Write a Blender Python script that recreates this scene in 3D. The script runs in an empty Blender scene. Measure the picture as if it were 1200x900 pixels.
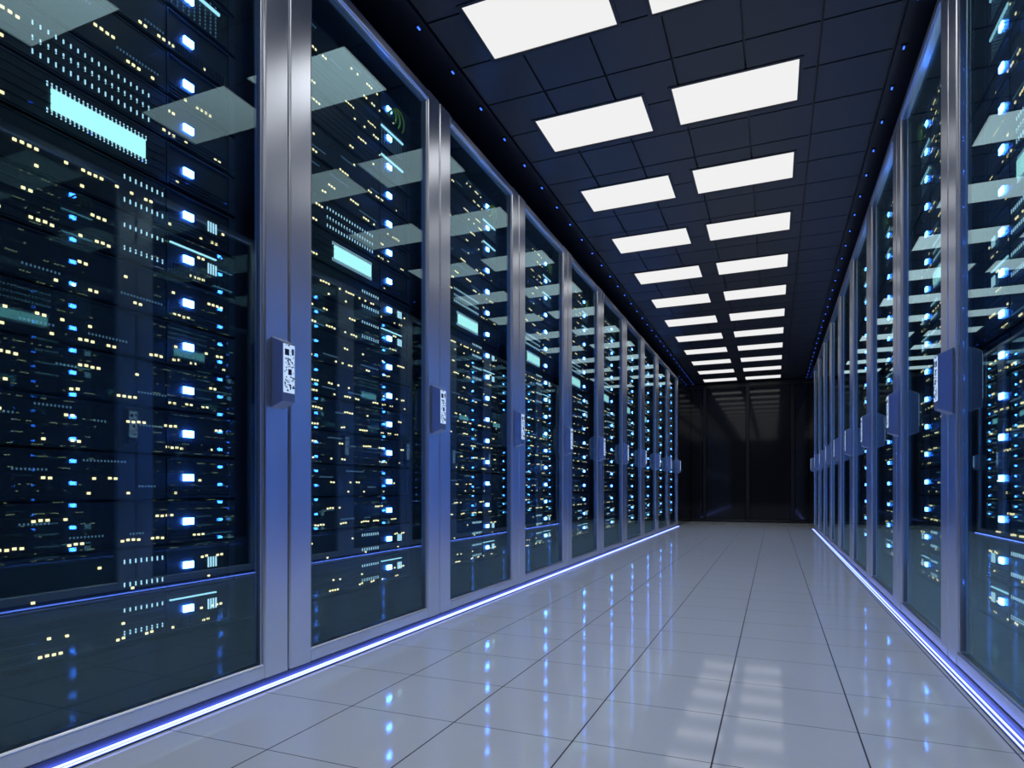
import bpy, bmesh, math, random
from mathutils import Vector

# ---------------------------------------------------------------- camera, world, exposure
S = 0.6                      # one working unit (eye height) in metres
scene = bpy.context.scene
COL = scene.collection

cam_d = bpy.data.cameras.new('camera')
cam = bpy.data.objects.new('camera', cam_d)
COL.objects.link(cam)
cam.location = (0, 0, 1.0 * S)
cam.rotation_euler = (math.pi / 2, 0, math.radians(22.5))
cam_d.sensor_width = 36.0
cam_d.lens = 36.0 * 741 / 1200
cam_d.shift_y = 123 / 1200
cam_d.clip_start = 0.01
scene.camera = cam

world = bpy.data.worlds.new('world')
scene.world = world
world.use_nodes = True
world.node_tree.nodes['Background'].inputs[0].default_value = (0.05, 0.09, 0.2, 1)
world.node_tree.nodes['Background'].inputs[1].default_value = 0.3

scene.view_settings.view_transform = 'Standard'
scene.view_settings.look = 'None'
scene.view_settings.gamma = 1.0
scene.view_settings.use_curve_mapping = False
scene.view_settings.exposure = 0.0

PANEL_W = 1.0                # watts of the downward lamp in each ceiling light
PANEL_E = 0.88                # ceiling light diffusers
LAMP_E = 52.0                # blue status lamps
STRIP_E = 5.5                # floor light strips
CYAN_E = 1.6
WARM_E = 2.1
TICK_E = 1.3
SPOT_E = 3.2
DISPLAY_E = 1.0

# ---------------------------------------------------------------- layout (in units of S)
XL, XR = -2.372, 0.921       # door planes left and right
Y_FIRST, PITCH = 1.005, 1.63
Y_END = Y_FIRST + PITCH * 10
WALL_Y = 20.2
CEIL = 4.2
TOP = 3.96                   # cabinet top

# ---------------------------------------------------------------- helpers
def ordinal(n):
    return ['zeroth', 'first', 'second', 'third', 'fourth', 'fifth', 'sixth', 'seventh', 'eighth', 'ninth',
            'tenth', 'eleventh', 'twelfth', 'thirteenth', 'fourteenth', 'fifteenth', 'sixteenth', 'seventeenth',
            'eighteenth', 'nineteenth', 'twentieth', 'twenty-first', 'twenty-second', 'twenty-third',
            'twenty-fourth', 'twenty-fifth', 'twenty-sixth', 'twenty-seventh', 'twenty-eighth', 'twenty-ninth',
            'thirtieth', 'thirty-first', 'thirty-second', 'thirty-third', 'thirty-fourth', 'thirty-fifth'][n]


class MB:
    """collects boxes, prisms and tubes into one mesh"""
    def __init__(self):
        self.bm = bmesh.new()

    def box(self, x0, x1, y0, y1, z0, z1, m=0):
        if x0 > x1: x0, x1 = x1, x0
        v = [self.bm.verts.new((x * S, y * S, z * S)) for x in (x0, x1) for y in (y0, y1) for z in (z0, z1)]
        for f in ((0, 1, 3, 2), (4, 6, 7, 5), (0, 4, 5, 1), (2, 3, 7, 6), (0, 2, 6, 4), (1, 5, 7, 3)):
            fc = self.bm.faces.new([v[i] for i in f])
            fc.material_index = m
        return self

    def prism(self, pts, y0, y1, m=0):
        """pts (x, z) outline extruded along y"""
        a = [self.bm.verts.new((x * S, y0 * S, z * S)) for x, z in pts]
        b = [self.bm.verts.new((x * S, y1 * S, z * S)) for x, z in pts]
        n = len(pts)
        fs = [self.bm.faces.new(a), self.bm.faces.new(b[::-1])]
        for i in range(n):
            fs.append(self.bm.faces.new((a[i], b[i], b[(i + 1) % n], a[(i + 1) % n])))
        for f in fs: f.material_index = m
        return self

    def prism_v(self, pts, z0, z1, m=0):
        """pts (x, y) outline extruded along z"""
        a = [self.bm.verts.new((x * S, y * S, z0 * S)) for x, y in pts]
        b = [self.bm.verts.new((x * S, y * S, z1 * S)) for x, y in pts]
        n = len(pts)
        fs = [self.bm.faces.new(a), self.bm.faces.new(b[::-1])]
        for i in range(n):
            fs.append(self.bm.faces.new((a[i], b[i], b[(i + 1) % n], a[(i + 1) % n])))
        for f in fs: f.material_index = m
        return self

    def tube(self, pts, r, seg=8, m=0):
        pts = [Vector(p) * S for p in pts]
        rings = []
        for i, p in enumerate(pts):
            d = (pts[min(i + 1, len(pts) - 1)] - pts[max(i - 1, 0)]).normalized()
            ref = Vector((0, 0, 1)) if abs(d.z) < 0.9 else Vector((0, 1, 0))
            u = d.cross(ref).normalized(); w = d.cross(u)
            rings.append([self.bm.verts.new(p + (u * math.cos(t) + w * math.sin(t)) * r * S)
                          for t in [2 * math.pi * k / seg for k in range(seg)]])
        for a, b in zip(rings, rings[1:]):
            for k in range(seg):
                f = self.bm.faces.new((a[k], a[(k + 1) % seg], b[(k + 1) % seg], b[k]))
                f.smooth = True; f.material_index = m
        for r_ in (rings[0], rings[-1][::-1]):
            self.bm.faces.new(r_).material_index = m
        return self

    def mesh(self, name, mats, bevel=0, seg=1):
        bmesh.ops.recalc_face_normals(self.bm, faces=self.bm.faces)
        if bevel:
            bmesh.ops.bevel(self.bm, geom=list(self.bm.edges), offset=bevel * S, segments=seg, affect='EDGES', profile=0.5, clamp_overlap=True)
        me = bpy.data.meshes.new(name)
        self.bm.to_mesh(me); self.bm.free()
        if not isinstance(mats, (list, tuple)): mats = [mats]
        for m in mats: me.materials.append(m)
        return me

    def build(self, name, mats, parent=None, loc=None, bevel=0, seg=1):
        return link(name, self.mesh(name, mats, bevel, seg), parent, loc)


def link(name, me, parent=None, loc=None):
    o = bpy.data.objects.new(name, me)
    COL.objects.link(o)
    if parent: o.parent = parent
    if loc: o.location = Vector(loc) * S
    return o


def empty(name, loc):
    o = bpy.data.objects.new(name, None)
    o.empty_display_size = 0.1
    COL.objects.link(o)
    o.location = Vector(loc) * S
    return o


def tag(o, label=None, cat=None, group=None, kind=None):
    if label: o['label'] = label
    if cat: o['category'] = cat
    if group: o['group'] = group
    if kind: o['kind'] = kind
    return o


def struct(o):
    o['kind'] = 'structure'
    return o


# ---------------------------------------------------------------- materials
def principled(name, col, rough=0.5, metal=0.0, spec=0.5, coat=0.0):
    m = bpy.data.materials.new(name); m.use_nodes = True
    b = m.node_tree.nodes['Principled BSDF']
    b.inputs['Base Color'].default_value = (*col, 1)
    b.inputs['Roughness'].default_value = rough
    b.inputs['Metallic'].default_value = metal
    b.inputs['Specular IOR Level'].default_value = spec
    b.inputs['Coat Weight'].default_value = coat
    return m


def noisy(m, scale, rough_lo, rough_hi, stretch=(1, 1, 1), bump=0.0, col=None):
    nt = m.node_tree; b = nt.nodes['Principled BSDF']
    tc = nt.nodes.new('ShaderNodeTexCoord'); mp = nt.nodes.new('ShaderNodeMapping')
    mp.inputs['Scale'].default_value = stretch
    nz = nt.nodes.new('ShaderNodeTexNoise'); nz.inputs['Scale'].default_value = scale; nz.inputs['Detail'].default_value = 4
    nt.links.new(tc.outputs['Object'], mp.inputs[0]); nt.links.new(mp.outputs[0], nz.inputs['Vector'])
    mr = nt.nodes.new('ShaderNodeMapRange')
    mr.inputs['To Min'].default_value = rough_lo; mr.inputs['To Max'].default_value = rough_hi
    nt.links.new(nz.outputs['Fac'], mr.inputs['Value']); nt.links.new(mr.outputs[0], b.inputs['Roughness'])
    if bump:
        bp = nt.nodes.new('ShaderNodeBump'); bp.inputs['Strength'].default_value = bump; bp.inputs['Distance'].default_value = 0.002
        nt.links.new(nz.outputs['Fac'], bp.inputs['Height']); nt.links.new(bp.outputs[0], b.inputs['Normal'])
    if col:
        mx = nt.nodes.new('ShaderNodeMix'); mx.data_type = 'RGBA'
        mx.inputs['A'].default_value = (*col[0], 1); mx.inputs['B'].default_value = (*col[1], 1)
        nt.links.new(nz.outputs['Fac'], mx.inputs['Factor']); nt.links.new(mx.outputs['Result'], b.inputs['Base Color'])
    return m


def emitter(name, col, strength, sample=True):
    m = bpy.data.materials.new(name); m.use_nodes = True
    nt = m.node_tree; nt.nodes.clear()
    e = nt.nodes.new('ShaderNodeEmission'); o = nt.nodes.new('ShaderNodeOutputMaterial')
    e.inputs[0].default_value = (*col, 1); e.inputs[1].default_value = strength
    nt.links.new(e.outputs[0], o.inputs[0])
    if not sample: m.cycles.emission_sampling = 'NONE'
    return m


def glass_mat():
    m = bpy.data.materials.new('tinted_door_glass'); m.use_nodes = True
    nt = m.node_tree; nt.nodes.clear(); N = nt.nodes.new; L = nt.links.new
    out = N('ShaderNodeOutputMaterial'); mix = N('ShaderNodeMixShader')
    tr = N('ShaderNodeBsdfTransparent'); tr.inputs[0].default_value = (0.80, 0.90, 0.93, 1)
    gl = N('ShaderNodeBsdfGlossy'); gl.inputs['Color'].default_value = (0.64, 0.92, 1.0, 1); gl.inputs['Roughness'].default_value = 0.0
    lw = N('ShaderNodeLayerWeight'); lw.inputs['Blend'].default_value = 0.5
    p = N('ShaderNodeMath'); p.operation = 'POWER'; p.inputs[1].default_value = 5
    a = N('ShaderNodeMath'); a.operation = 'MULTIPLY_ADD'; a.inputs[1].default_value = 0.90; a.inputs[2].default_value = 0.085
    L(lw.outputs['Facing'], p.inputs[0]); L(p.outputs[0], a.inputs[0]); L(a.outputs[0], mix.inputs[0])
    L(tr.outputs[0], mix.inputs[1]); L(gl.outputs[0], mix.inputs[2]); L(mix.outputs[0], out.inputs[0])
    return m


def floor_mat():
    m = principled('glossy_floor_tile', (0.5, 0.55, 0.66), 0.1, 0, 0.5)
    nt = m.node_tree; b = nt.nodes['Principled BSDF']; N = nt.nodes.new; L = nt.links.new
    tc = N('ShaderNodeTexCoord'); mp = N('ShaderNodeMapping')
    t = 0.529 * S
    # joints at x = -0.209 + n*0.529, y = 2.41 + n*0.529
    mp.inputs['Location'].default_value = (0.209 / 0.529, -2.41 / 0.529, 0)
    mp.inputs['Scale'].default_value = (1 / t, 1 / t, 1)
    L(tc.outputs['Object'], mp.inputs[0])
    sx = N('ShaderNodeSeparateXYZ'); L(mp.outputs[0], sx.inputs[0])
    ds = []
    for ax, w in ((0, 0.5 - 0.006), (1, 0.5 - 0.004)):
        f = N('ShaderNodeMath'); f.operation = 'FRACT'; L(sx.outputs[ax], f.inputs[0])
        s = N('ShaderNodeMath'); s.operation = 'SUBTRACT'; s.inputs[1].default_value = 0.5; L(f.outputs[0], s.inputs[0])
        ab = N('ShaderNodeMath'); ab.operation = 'ABSOLUTE'; L(s.outputs[0], ab.inputs[0])
        g = N('ShaderNodeMath'); g.operation = 'GREATER_THAN'; g.inputs[1].default_value = w; L(ab.outputs[0], g.inputs[0])
        ds.append(g)
    mx = N('ShaderNodeMath'); mx.operation = 'MAXIMUM'; L(ds[0].outputs[0], mx.inputs[0]); L(ds[1].outputs[0], mx.inputs[1])
    nz = N('ShaderNodeTexNoise'); nz.inputs['Scale'].default_value = 60; nz.inputs['Detail'].default_value = 3
    L(tc.outputs['Object'], nz.inputs['Vector'])
    c0 = N('ShaderNodeMix'); c0.data_type = 'RGBA'
    c0.inputs['A'].default_value = (0.80, 0.85, 0.88, 1); c0.inputs['B'].default_value = (0.83, 0.88, 0.91, 1)
    L(nz.outputs['Fac'], c0.inputs['Factor'])
    c1 = N('ShaderNodeMix'); c1.data_type = 'RGBA'; c1.inputs['B'].default_value = (0.03, 0.035, 0.05, 1)
    L(mx.outputs[0], c1.inputs['Factor']); L(c0.outputs['Result'], c1.inputs['A'])
    L(c1.outputs['Result'], b.inputs['Base Color'])
    r = N('ShaderNodeMapRange'); r.inputs['To Min'].default_value = 0.065; r.inputs['To Max'].default_value = 0.6
    L(mx.outputs[0], r.inputs['Value']); L(r.outputs[0], b.inputs['Roughness'])
    bp = N('ShaderNodeBump'); bp.invert = True; bp.inputs['Distance'].default_value = 0.002; bp.inputs['Strength'].default_value = 0.5
    L(mx.outputs[0], bp.inputs['Height']); L(bp.outputs[0], b.inputs['Normal'])
    return m


M_FLOOR = floor_mat()
M_GLASS = glass_mat()
M_STEEL = noisy(principled('brushed_steel', (0.84, 0.88, 0.96), 0.3, 1.0), 40, 0.27, 0.285, stretch=(25, 25, 0.2))
M_BEAD = principled('grey_glazing_bead', (0.28, 0.30, 0.34), 0.45, 0.6)
M_HANDLE = noisy(principled('satin_handle_metal', (0.26, 0.31, 0.44), 0.4, 0.75), 60, 0.38, 0.46)
M_TILE = noisy(principled('dark_ceiling_tile', (0.05, 0.05, 0.055), 0.3), 30, 0.34, 0.36, col=((0.026, 0.026, 0.030), (0.030, 0.030, 0.034)))
M_CBLACK = principled('black_ceiling_edge', (0.012, 0.014, 0.022), 0.35)
M_WALL = noisy(principled('black_gloss_wall_panel', (0.014, 0.015, 0.020), 0.1, 0, 0.6), 8, 0.05, 0.07)
M_TRIM = principled('charcoal_trim', (0.016, 0.017, 0.022), 0.3)
M_HOUSING = noisy(principled('black_cabinet_metal', (0.010, 0.012, 0.018), 0.45), 25, 0.4, 0.5)
M_CHASSIS = noisy(principled('dark_server_metal', (0.022, 0.028, 0.04), 0.4, 0.3), 50, 0.32, 0.48)
M_BEZEL = noisy(principled('server_bezel', (0.05, 0.06, 0.09), 0.3, 0.6), 50, 0.25, 0.38)
M_LAMP = emitter('blue_status_light', (0.065, 0.22, 1.0), LAMP_E)
M_CYAN = emitter('cyan_display_light', (0.48, 0.92, 0.86), CYAN_E)
M_WARM = emitter('amber_light', (1.0, 0.78, 0.40), WARM_E, False)
M_WHITE = emitter('white_tick_light', (0.55, 0.85, 1.0), TICK_E, False)
M_DIM = emitter('dim_tick_light', (0.16, 0.32, 0.5), TICK_E * 0.35, False)
M_LINE = emitter('pale_cyan_line', (0.45, 0.85, 1.0), 1.4, False)
M_PANEL = emitter('light_diffuser', (1.0, 1.0, 1.0), PANEL_E)
M_STRIP = emitter('blue_white_tube', (0.20, 0.27, 1.0), STRIP_E)
M_SPOT = emitter('blue_pinpoint', (0.03, 0.12, 1.0), SPOT_E)
M_SCREEN = emitter('pale_blue_circuit_light', (0.50, 0.68, 1.0), DISPLAY_E, False)
M_MARK = principled('navy_circuit_mark', (0.01, 0.02, 0.08), 0.4)
M_CABLE = principled('yellow_green_cable', (0.45, 0.5, 0.03), 0.4)
M_CHANNEL = principled('strip_channel_aluminium', (0.10, 0.12, 0.2), 0.4, 1.0)

# ---------------------------------------------------------------- room shell
RX0, RX1, RY0 = XL - 1.75, XR + 1.75, -4.0
struct(MB().box(RX0, RX1, RY0, WALL_Y + 0.3, -0.1, 0).build('floor', M_FLOOR))

# ceiling: tiles with open seams, openings for the light panels
TX = [-2.208 + 0.5024 * i for i in range(7)]
TY0 = 5.302 - 0.5024 * 18
TY = [TY0 + 0.5024 * i for i in range(49) if TY0 + 0.5024 * i < WALL_Y]
LROW = {'left': (-1.926, -0.992), 'right': (-0.763, 0.182)}
lights = []
for k in range(-5, 12):
    yf = 4.31 + 1.405 * k
    for side, (a, b) in LROW.items():
        lights.append((k, side, a, b, yf - 0.56, yf))
mb = MB()
g = 0.008
for i in range(6):
    for j in range(len(TY) - 1):
        x0, x1, y0, y1 = TX[i] + g, TX[i + 1] - g, TY[j] + g, TY[j + 1] - g
        if y1 < RY0 + 0.05: continue
        xs = sorted({x0, x1} | {v for l in lights for v in l[2:4] if x0 < v < x1})
        ys = sorted({y0, y1} | {v for l in lights for v in l[4:6] if y0 < v < y1})
        for xa, xb in zip(xs, xs[1:]):
            for ya, yb in zip(ys, ys[1:]):
                cx, cy = (xa + xb) / 2, (ya + yb) / 2
                if any(l[2] < cx < l[3] and l[4] < cy < l[5] for l in lights): continue
                mb.box(xa, xb, ya, yb, CEIL, CEIL + 0.03)
mb.box(RX0, RX1, RY0, WALL_Y + 0.3, CEIL + 0.03, CEIL + 0.12, 1)
mb.box(RX0, TX[0] - 0.012, RY0, WALL_Y, CEIL - 0.004, CEIL + 0.03, 1)
mb.box(TX[-1] + 0.012, RX1, RY0, WALL_Y, CEIL - 0.004, CEIL + 0.03, 1)
struct(mb.build('ceiling', [M_TILE, M_CBLACK]))

# side walls behind the cabinets and the short dark returns past the last cabinet
struct(MB().box(RX0 - 0.1, RX0, RY0, WALL_Y + 0.3, 0, CEIL + 0.03).build('wall_left', M_WALL))
struct(MB().box(RX1, RX1 + 0.1, RY0, WALL_Y + 0.3, 0, CEIL + 0.03).build('wall_right', M_WALL))
struct(MB().box(RX0, RX1, RY0 - 0.1, RY0, 0, CEIL + 0.03).build('wall_front', M_WALL))
struct(MB().box(XL - 0.3, XL + 0.0, Y_END + 0.02, WALL_Y, 0, CEIL - 0.004).build('wall_left_return', M_WALL, bevel=0.006))
struct(MB().box(XR - 0.0, XR + 0.3, Y_END + 0.02, WALL_Y, 0, CEIL - 0.004).build('wall_right_return', M_WALL, bevel=0.006))
struct(MB().box(RX0, RX1, WALL_Y, WALL_Y + 0.2, 0, CEIL + 0.03).build('wall_back', M_WALL))
XC = -0.7255
for n, (a, b) in enumerate(((XL, XC - 1.28), (XC - 1.18, XC - 0.05), (XC + 0.05, XC + 1.18), (XC + 1.28, XR))):
    p = MB().box(a + 0.012, b - 0.012, WALL_Y - 0.03, WALL_Y, 0.08, CEIL - 0.14).build('door_%d' % (n + 1) if n in (1, 2) else 'trim_%d' % (n + 10), M_WALL, bevel=0.006)
    struct(p)
for n, x in enumerate((XC - 1.23, XC, XC + 1.23)):
    struct(MB().box(x - 0.045, x + 0.045, WALL_Y - 0.07, WALL_Y, 0.0, CEIL - 0.12).build('trim_%d' % (n + 1), M_TRIM, bevel=0.006))
struct(MB().box(XL, XR, WALL_Y - 0.08, WALL_Y, CEIL - 0.12, CEIL - 0.005).build('trim_4', M_TRIM, bevel=0.006))
struct(MB().box(XL, XR, WALL_Y - 0.05, WALL_Y, 0.0, 0.07).build('baseboard_back', M_TRIM, bevel=0.006))

# ---------------------------------------------------------------- ceiling light panels
fr_me, df_me, lamp_d = {}, {}, {}
for side, (a, b) in LROW.items():
    w = (b - a) / 2; d = 0.28
    f = MB()
    t = 0.006; L_ = 0.022
    f.box(-w + 0.001, -w + t, -d, d, -0.003, 0.028).box(w - t, w - 0.001, -d, d, -0.003, 0.028)
    f.box(-w + t, w - t, -d + 0.001, -d + t, -0.003, 0.028).box(-w + t, w - t, d - t, d - 0.001, -0.003, 0.028)
    for a_, b_, c_, d_ in ((-w - L_, w + L_, -d - L_, -d), (-w - L_, w + L_, d, d + L_), (-w - L_, -w, -d, d), (w, w + L_, -d, d)):
        f.box(a_, b_, c_, d_, -0.006, -0.0005)
    fr_me[side] = f.mesh('frame', M_CBLACK)
    df_me[side] = MB().box(-w + t, w - t, -d + t, d - t, 0.004, 0.020).mesh('diffuser', M_PANEL)
for side, (a, b) in LROW.items():
    ld = bpy.data.lights.new('downlight', 'AREA'); ld.shape = 'RECTANGLE'
    ld.size = (b - a - 0.02) * S; ld.size_y = 0.54 * S
    ld.energy = PANEL_W; ld.spread = math.radians(125); ld.color = (0.95, 0.98, 1.0)
    lamp_d[side] = ld
for k, side, a, b, y0, y1 in lights:
    o = empty('ceiling_light', ((a + b) / 2, (y0 + y1) / 2, CEIL))
    if k >= 0:
        lb = 'white rectangular ceiling light, %s in view from the camera, %s row' % (ordinal(k + 1), side)
    else:
        lb = 'white ceiling light above the frame, %s before the first in view, %s row' % (ordinal(-k), side)
    tag(o, lb, 'ceiling light', 'ceiling light panels in two rows')
    link('frame', fr_me[side], o); link('diffuser', df_me[side], o)
    l = bpy.data.objects.new('downlight', lamp_d[side]); COL.objects.link(l); l.parent = o
    l.location = (0, 0, 0.002 * S)

# ---------------------------------------------------------------- blue pinpoint lamps along the ceiling edges
ring_me = MB().box(-0.022, 0.022, -0.03, 0.03, -0.008, 0).mesh('lamp_base', M_CBLACK)
pin_me = MB().box(-0.005, 0.005, -0.015, 0.015, -0.013, -0.008).mesh('lamp_lens', M_SPOT)
for side, x in (('left', -2.27), ('right', 0.867)):
    n = 0
    y = 5.302 - 0.5024 * 5
    while y < WALL_Y - 0.2:
        n += 1
        o = empty('ceiling_spot', (x, y, CEIL - 0.004))
        tag(o, 'tiny blue ceiling lamp above %s cabinets, %s from near end' % (side, ordinal(n)), 'ceiling spot', 'blue pinpoint lamps along the ceiling edges')
        link('lamp_base', ring_me, o); link('lamp_lens', pin_me, o)
        y += 0.5024

# ---------------------------------------------------------------- light strips at the foot of the doors
for side, x, s in (('left', XL, 1), ('right', XR, -1)):
    o = empty('floor_light_strip', (x, 0, 0))
    tag(o, 'thin blue-white light strip along the floor at the foot of the %s cabinets' % side, 'light strip', 'light strips along the floor')
    y0 = Y_FIRST if side == 'left' else Y_FIRST
    MB().box(0.004 * s, 0.052 * s, y0, Y_END, 0, 0.008).box(0.004 * s, 0.012 * s, y0, Y_END, 0.008, 0.046).build('channel', M_CHANNEL, o)
    for dx, dz in ((0.022, 0.016), (0.045, 0.013)):
        MB().box((dx - 0.0024) * s, (dx + 0.0024) * s, y0 + 0.01, Y_END - 0.01, 0.008, dz).build('glowing_tube', M_STRIP, o)

# ---------------------------------------------------------------- cabinets
def s_of(side): return -1 if side == 'left' else 1   # direction into the cabinet
ST = 0.175      # stile width
cab_me = {}
for side in ('left', 'right'):
    s = s_of(side)
    P = PITCH
    # housing: sides, roof, back, plinth, mounting rails
    h = MB()
    h.box(0.06 * s, 1.5 * s, 0.004, 0.05, 0.0, TOP - 0.01)
    h.box(0.06 * s, 1.5 * s, P - 0.05, P - 0.004, 0.0, TOP - 0.01)
    h.box(0.06 * s, 1.5 * s, 0.05, P - 0.05, TOP - 0.06, TOP - 0.01)
    h.box(1.45 * s, 1.5 * s, 0.05, P - 0.05, 0.0, TOP - 0.06)
    h.box(0.10 * s, 1.45 * s, 0.05, P - 0.05, 0.0, 0.345)
    h.box(0.105 * s, 0.16 * s, 0.05, 0.128, 0.345, TOP - 0.06)
    h.box(0.105 * s, 0.16 * s, 1.372, P - 0.05, 0.345, TOP - 0.06)
    # door frame
    d = MB()
    def stile(y0, y1, inner):
        d.prism_v([(-0.008 * s, y0 + 0.008), (-0.008 * s, y1 - 0.008), (0.0 * s, y1), (0.05 * s, y1), (0.05 * s, y0), (0, y0)], 0.035, TOP)
    stile(0.004, ST, 1); stile(P - ST, P - 0.004, -1)
    # inner bead of each stile and grooves
    d.box(0.004 * s, 0.045 * s, ST, ST + 0.014, 0.12, TOP - 0.085, 1)
    d.box(0.004 * s, 0.045 * s, P - ST - 0.014, P - ST, 0.12, TOP - 0.085, 1)
    d.prism([(-0.006 * s, 0.045), (0.05 * s, 0.035), (0.05 * s, 0.12), (0.002 * s, 0.12), (-0.006 * s, 0.11)], ST, P - ST)
    d.prism([(-0.014 * s, TOP - 0.07), (-0.014 * s, TOP - 0.02), (0.0, TOP), (0.05 * s, TOP), (0.05 * s, TOP - 0.085), (0.0, TOP - 0.085)], ST, P - ST)
    # handle
    hd = MB().prism([(-0.008 * s, 1.413), (-0.083 * s, 1.445), (-0.083 * s, 1.745), (-0.008 * s, 1.78)], 1.498, 1.588)
    # display
    sc = MB()
    fx = -0.083 * s
    sc.box(fx, fx - 0.002 * s, 1.503, 1.583, 1.490, 1.737, 0)
    rr = random.Random(4)
    def mark(y0, y1, z0, z1): sc.box(fx - 0.002 * s, fx - 0.0032 * s, y0, y1, z0, z1, 1)
    mark(1.512, 1.542, 1.680, 1.712); mark(1.562, 1.576, 1.688, 1.718)
    mark(1.536, 1.560, 1.582, 1.612)
    for i in range(90):
        zz = rr.uniform(1.497, 1.730); yy = rr.uniform(1.506, 1.574)
        ww = rr.choice([0.004, 0.007, 0.012]); hh = rr.choice([0.004, 0.006, 0.010])
        if 1.505 < yy < 1.548 and 1.672 < zz < 1.718: continue
        if 1.53 < yy < 1.566 and 1.575 < zz < 1.618: continue
        mark(yy, min(yy + ww, 1.581), zz, min(zz + hh, 1.735))
    cab_me[side] = dict(
        housing=h.mesh('housing', M_HOUSING),
        frame=d.mesh('door_frame', [M_STEEL, M_BEAD], bevel=0.003, seg=2),
        pane=MB().box(0.020 * s, 0.028 * s, ST + 0.014, P - ST - 0.014, 0.12, TOP - 0.085).mesh('glass_pane', M_GLASS),
        handle=hd.mesh('door_handle', M_HANDLE, bevel=0.004, seg=2),
        screen=sc.mesh('circuit_display', [M_SCREEN, M_MARK]),
    )

# ---------------------------------------------------------------- servers
NROW = 17
LZ = lambda k: 0.456 + 0.1985 * k            # height of status lamp in row k
FD = 0.100                                    # depth of the server face behind the door plane
LAMP_Y = 1.095
KIND = {0: 'line', 1: 'icon', 2: 'plain', 3: 'plain', 4: 'slots', 5: 'plain', 6: 'slots', 7: 'plain', 8: 'line',
        9: 'icon', 10: 'bar', 11: 'ticks', 12: 'plain', 13: 'slots', 14: 'patch', 15: 'patch', 16: 'plain'}

def layout(k):
    """amber dots, ticks for row k, in (y, z) relative to the row's lamp"""
    r = random.Random(100 + k * 7)
    warm = []
    for zrow in ((-0.066, 0.03) if k % 3 else (-0.07, -0.01)):
        y = 0.2 + r.uniform(0, 0.12)
        while y < 1.30:
            n = r.choice([1, 1, 2, 2, 3, 4])
            for q in range(n):
                yy = y + q * 0.024
                if yy < 1.30 and not (abs(yy - LAMP_Y) < 0.055 and abs(zrow) < 0.05):
                    warm.append((yy, zrow + r.uniform(-0.002, 0.002)))
            y += n * 0.024 + r.choice([0.04, 0.08, 0.14, 0.2, 0.36])
    kd = KIND[k]
    if kd in ('bar', 'ticks'):
        warm = [w for w in warm if not (0.42 < w[0] < 0.95)]
    if kd == 'patch':
        warm = [w for w in warm if not (0.99 < w[0])]
    ticks, dim = [], []
    if kd in ('line', 'icon'):
        for zz in (-0.05, 0.045):
            ticks += [(0.79 + 0.025 * i, zz) for i in range(8)]
    if kd == 'ticks':
        for zz in (-0.06, -0.01, 0.045):
            ticks += [(0.44 + 0.027 * i, zz) for i in range(18)]
    if kd == 'bar':
        ticks += [(0.49 + 0.0165 * i, 0.052) for i in range(25)]
        ticks += [(0.49 + 0.0165 * i, -0.046) for i in range(25)]
    if kd in ('patch',):
        for c in range(9):
            dim += [(1.01 + 0.03 * c, -0.085 + 0.017 * i) for i in range(10)]
    if kd in ('plain', 'slots'):
        y = 0.25
        while y < 1.0:
            n = r.randint(4, 14)
            zz = r.choice([-0.04, 0.02, 0.06])
            dim += [(y + 0.014 * i, zz) for i in range(n) if y + 0.014 * i < 0.98]
            y += n * 0.014 + r.uniform(0.05, 0.25)
    return warm, ticks, dim

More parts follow.
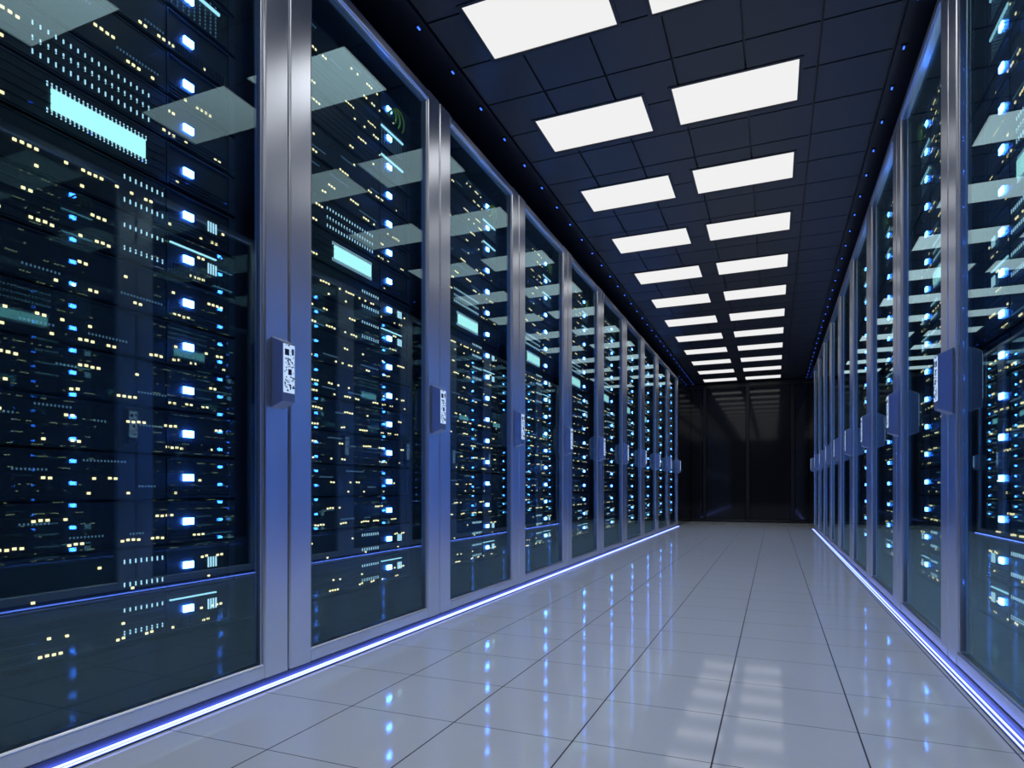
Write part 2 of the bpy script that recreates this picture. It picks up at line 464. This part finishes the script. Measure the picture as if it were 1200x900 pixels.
srv_me = {}
for side in ('left', 'right'):
    s = s_of(side)
    def fbox(mb, y0, y1, z0, z1, out=0.006, m=0, base=0.0):
        mb.box((FD - base) * s, (FD - base - out) * s, y0, y1, z0, z1, m)
    led = MB(); fbox(led, -0.0062, 0.0062, -0.0048, 0.0048, 0.004)
    srv_me[side, 'led'] = led.mesh('indicator_light', M_WARM)
    lp = MB(); fbox(lp, LAMP_Y - 0.025, LAMP_Y + 0.025, -0.015, 0.015, 0.010)
    srv_me[side, 'lamp'] = lp.mesh('status_lamp', M_LAMP)
    lp = MB()
    for i in range(4): fbox(lp, 1.205 + 0.0145 * i, 1.211 + 0.0145 * i, -0.024, 0.024, 0.004)
    srv_me[side, 'icon'] = lp.mesh('bar_indicator', M_WHITE)
    lp = MB(); fbox(lp, 0.503, 0.880, -0.036, 0.040, 0.008)
    srv_me[side, 'bar'] = lp.mesh('display_bar', M_CYAN)
    lp = MB(); fbox(lp, 1.0, 1.25, 0.048, 0.054, 0.008)
    srv_me[side, 'line'] = lp.mesh('light_line', M_LINE)
    lp = MB(); fbox(lp, 1.0, 1.27, 0.040, 0.052, 0.008)
    srv_me[side, 'patchline'] = lp.mesh('light_line', M_LINE)
    for k in range(NROW):
        kd = KIND[k]
        warm, ticks, dim = layout(k)
        c = MB()
        c.box(FD * s, 0.9 * s, 0.134, 1.366, -0.094, 0.094, 0)
        # ears at both ends, raised control module on the right, bays on the left
        fbox(c, 0.136, 0.175, -0.09, 0.09, 0.004, 1); fbox(c, 1.325, 1.364, -0.09, 0.09, 0.004, 1)
        fbox(c, 0.985, 0.992, -0.09, 0.09, 0.005, 1)
        fbox(c, 0.995, 1.32, 0.080, 0.087, 0.010, 1)          # lip over the module
        fbox(c, 0.995, 1.32, -0.090, -0.084, 0.010, 1)
        if kd in ('slots', 'line'):
            for i in range(22):
                fbox(c, 1.02 + 0.013 * i, 1.026 + 0.013 * i, -0.076, -0.036, 0.004, 1)
        elif kd != 'patch':
            for i in range(3):
                fbox(c, 1.0, 1.31, -0.072 + 0.016 * i, -0.067 + 0.016 * i, 0.004, 1)
        if kd in ('plain', 'slots', 'icon'):
            for i in range(4):
                y0 = 0.185 + 0.2 * i
                fbox(c, y0, y0 + 0.19, -0.088, -0.085, 0.004, 0)
                fbox(c, y0, y0 + 0.19, 0.085, 0.088, 0.004, 0)
        else:
            for i in range(6):
                fbox(c, 0.185, 0.975, -0.085 + 0.034 * i, -0.081 + 0.034 * i, 0.003, 1)
        srv_me[side, 'chassis', k] = c.mesh('rack_server', [M_CHASSIS, M_BEZEL])
        w = MB()
        for y, z in warm: fbox(w, y - 0.0062, y + 0.0062, z - 0.0048, z + 0.0048, 0.004)
        srv_me[side, 'warm', k] = w.mesh('indicator_lights', M_WARM)
        if ticks or dim:
            w = MB()
            for y, z in ticks: fbox(w, y - 0.0022, y + 0.0022, z - 0.009, z + 0.009, 0.003, 0)
            for y, z in dim: fbox(w, y - 0.0028, y + 0.0028, z - 0.004, z + 0.004, 0.003, 1)
            srv_me[side, 'ticks', k] = w.mesh('port_lights', [M_WHITE, M_DIM])
        srv_me[side, 'led_pos', k] = warm

def parts_of(side, k, fine):
    out = []
    if fine:
        for y, z in srv_me[side, 'led_pos', k]: out.append(('indicator_light', srv_me[side, 'led'], (0, y, z), None))
    else:
        out.append(('indicator_light', srv_me[side, 'warm', k], None, 'stuff'))
    out.append(('status_lamp', srv_me[side, 'lamp'], None, None))
    if (side, 'ticks', k) in srv_me: out.append(('port_light', srv_me[side, 'ticks', k], None, 'stuff'))
    kd = KIND[k]
    if kd in ('line', 'icon'): out.append(('bar_indicator', srv_me[side, 'icon'], None, None))
    if kd == 'line': out.append(('light_line', srv_me[side, 'line'], None, None))
    if kd == 'patch': out.append(('light_line', srv_me[side, 'patchline'], None, None))
    if kd == 'bar': out.append(('display_bar', srv_me[side, 'bar'], None, None))
    return out

LOOK = {'plain': 'plain dark rack server with blue lamp', 'slots': 'dark slotted rack server with blue lamp',
        'line': 'dark rack server with cyan light line', 'icon': 'dark rack server with four white bars',
        'bar': 'dark rack server with wide cyan display bar', 'ticks': 'dark rack server with rows of white ticks',
        'patch': 'dark patch server with cyan line'}

def place_server(side, ci, k, x, y):
    o = link('rack_server', srv_me[side, 'chassis', k], None, (x, y, LZ(k)))
    first = ci if side == 'left' else ci - 1
    tag(o, '%s, %s from bottom in %s %s cabinet' % (LOOK[KIND[k]], ordinal(k + 1), ordinal(first + 1), side), 'server', 'rack servers behind the glass doors')
    fine = (side == 'left' and ci <= 1) or (side == 'right' and ci == 1)
    for name, me, loc, kind in parts_of(side, k, fine):
        c = link(name, me, o, loc)
        if kind: c['kind'] = kind

rest = MB()
def merge_into(bm, me, off, remap):
    n0 = len(bm.faces)
    vs = [bm.verts.new(v.co + Vector(off) * S) for v in me.vertices]
    for p in me.polygons:
        f = bm.faces.new([vs[i] for i in p.vertices]); f.material_index = remap[me.materials[p.material_index].name]
REST_M = [M_CHASSIS, M_BEZEL, M_WARM, M_LAMP, M_WHITE, M_DIM, M_CYAN, M_LINE]
REMAP = {m.name: i for i, m in enumerate(REST_M)}

for side, X in (('left', XL), ('right', XR)):
    for ci in range(10):
        y = Y_FIRST + PITCH * ci
        root = empty('server_cabinet', (X, y, 0))
        if side == 'right' and ci == 0:
            lb = 'glass-door server cabinet on the right, just outside the frame beside the camera'
        else:
            n = ci + 1 if side == 'left' else ci
            lb = 'steel-framed glass-door server cabinet on the %s, %s from the camera' % (side, ordinal(n))
        tag(root, lb, 'server cabinet', 'server cabinets lining the aisle')
        cm = cab_me[side]
        link('housing', cm['housing'], root)
        fr = link('door_frame', cm['frame'], root)
        link('glass_pane', cm['pane'], fr)
        hd = link('door_handle', cm['handle'], root)
        link('circuit_display', cm['screen'], hd)
        for k in range(NROW):
            if ci == 9 or (side == 'right' and ci == 0):
                off = (X, y, LZ(k))
                merge_into(rest.bm, srv_me[side, 'chassis', k], off, REMAP)
                for name, me, loc, kind in parts_of(side, k, False): merge_into(rest.bm, me, off, REMAP)
            else:
                place_server(side, ci, k, X, y)
o = rest.build('rack_servers', REST_M)
tag(o, 'dark servers with blue lamps inside the farthest glass cabinets', 'servers', kind='stuff')

# ---------------------------------------------------------------- yellow-green patch cables at the top of the racks
cab_cable = {}
for side in ('left', 'right'):
    s = s_of(side)
    for q in range(3):
        pts = []
        r = 0.045 + 0.02 * q
        for i in range(15):
            t = math.pi * (1.0 - i / 14.0 * 1.15)
            pts.append(((FD - 0.012 - 0.02 * math.sin(i / 14 * math.pi)) * s, 1.11 + 0.03 * q + r * math.cos(t), -0.05 + r * 0.95 * math.sin(t)))
        cab_cable[side, q] = MB().tube(pts, 0.0065, 6).mesh('patch_cable', M_CABLE)
WHICH = ['shortest', 'middle', 'longest']
for side, X, rng in (('left', XL, range(0, 6)), ('right', XR, range(1, 5))):
    for ci in rng:
        for q in range(3):
            n = ci + 1 if side == 'left' else ci
            o = link('patch_cable', cab_cable[side, q], None, (X, Y_FIRST + PITCH * ci, LZ(16)))
            tag(o, 'looped yellow-green patch cable, %s of three, at top of %s %s cabinet' % (WHICH[q], ordinal(n), side), 'cable', 'patch cables at the top of the racks')
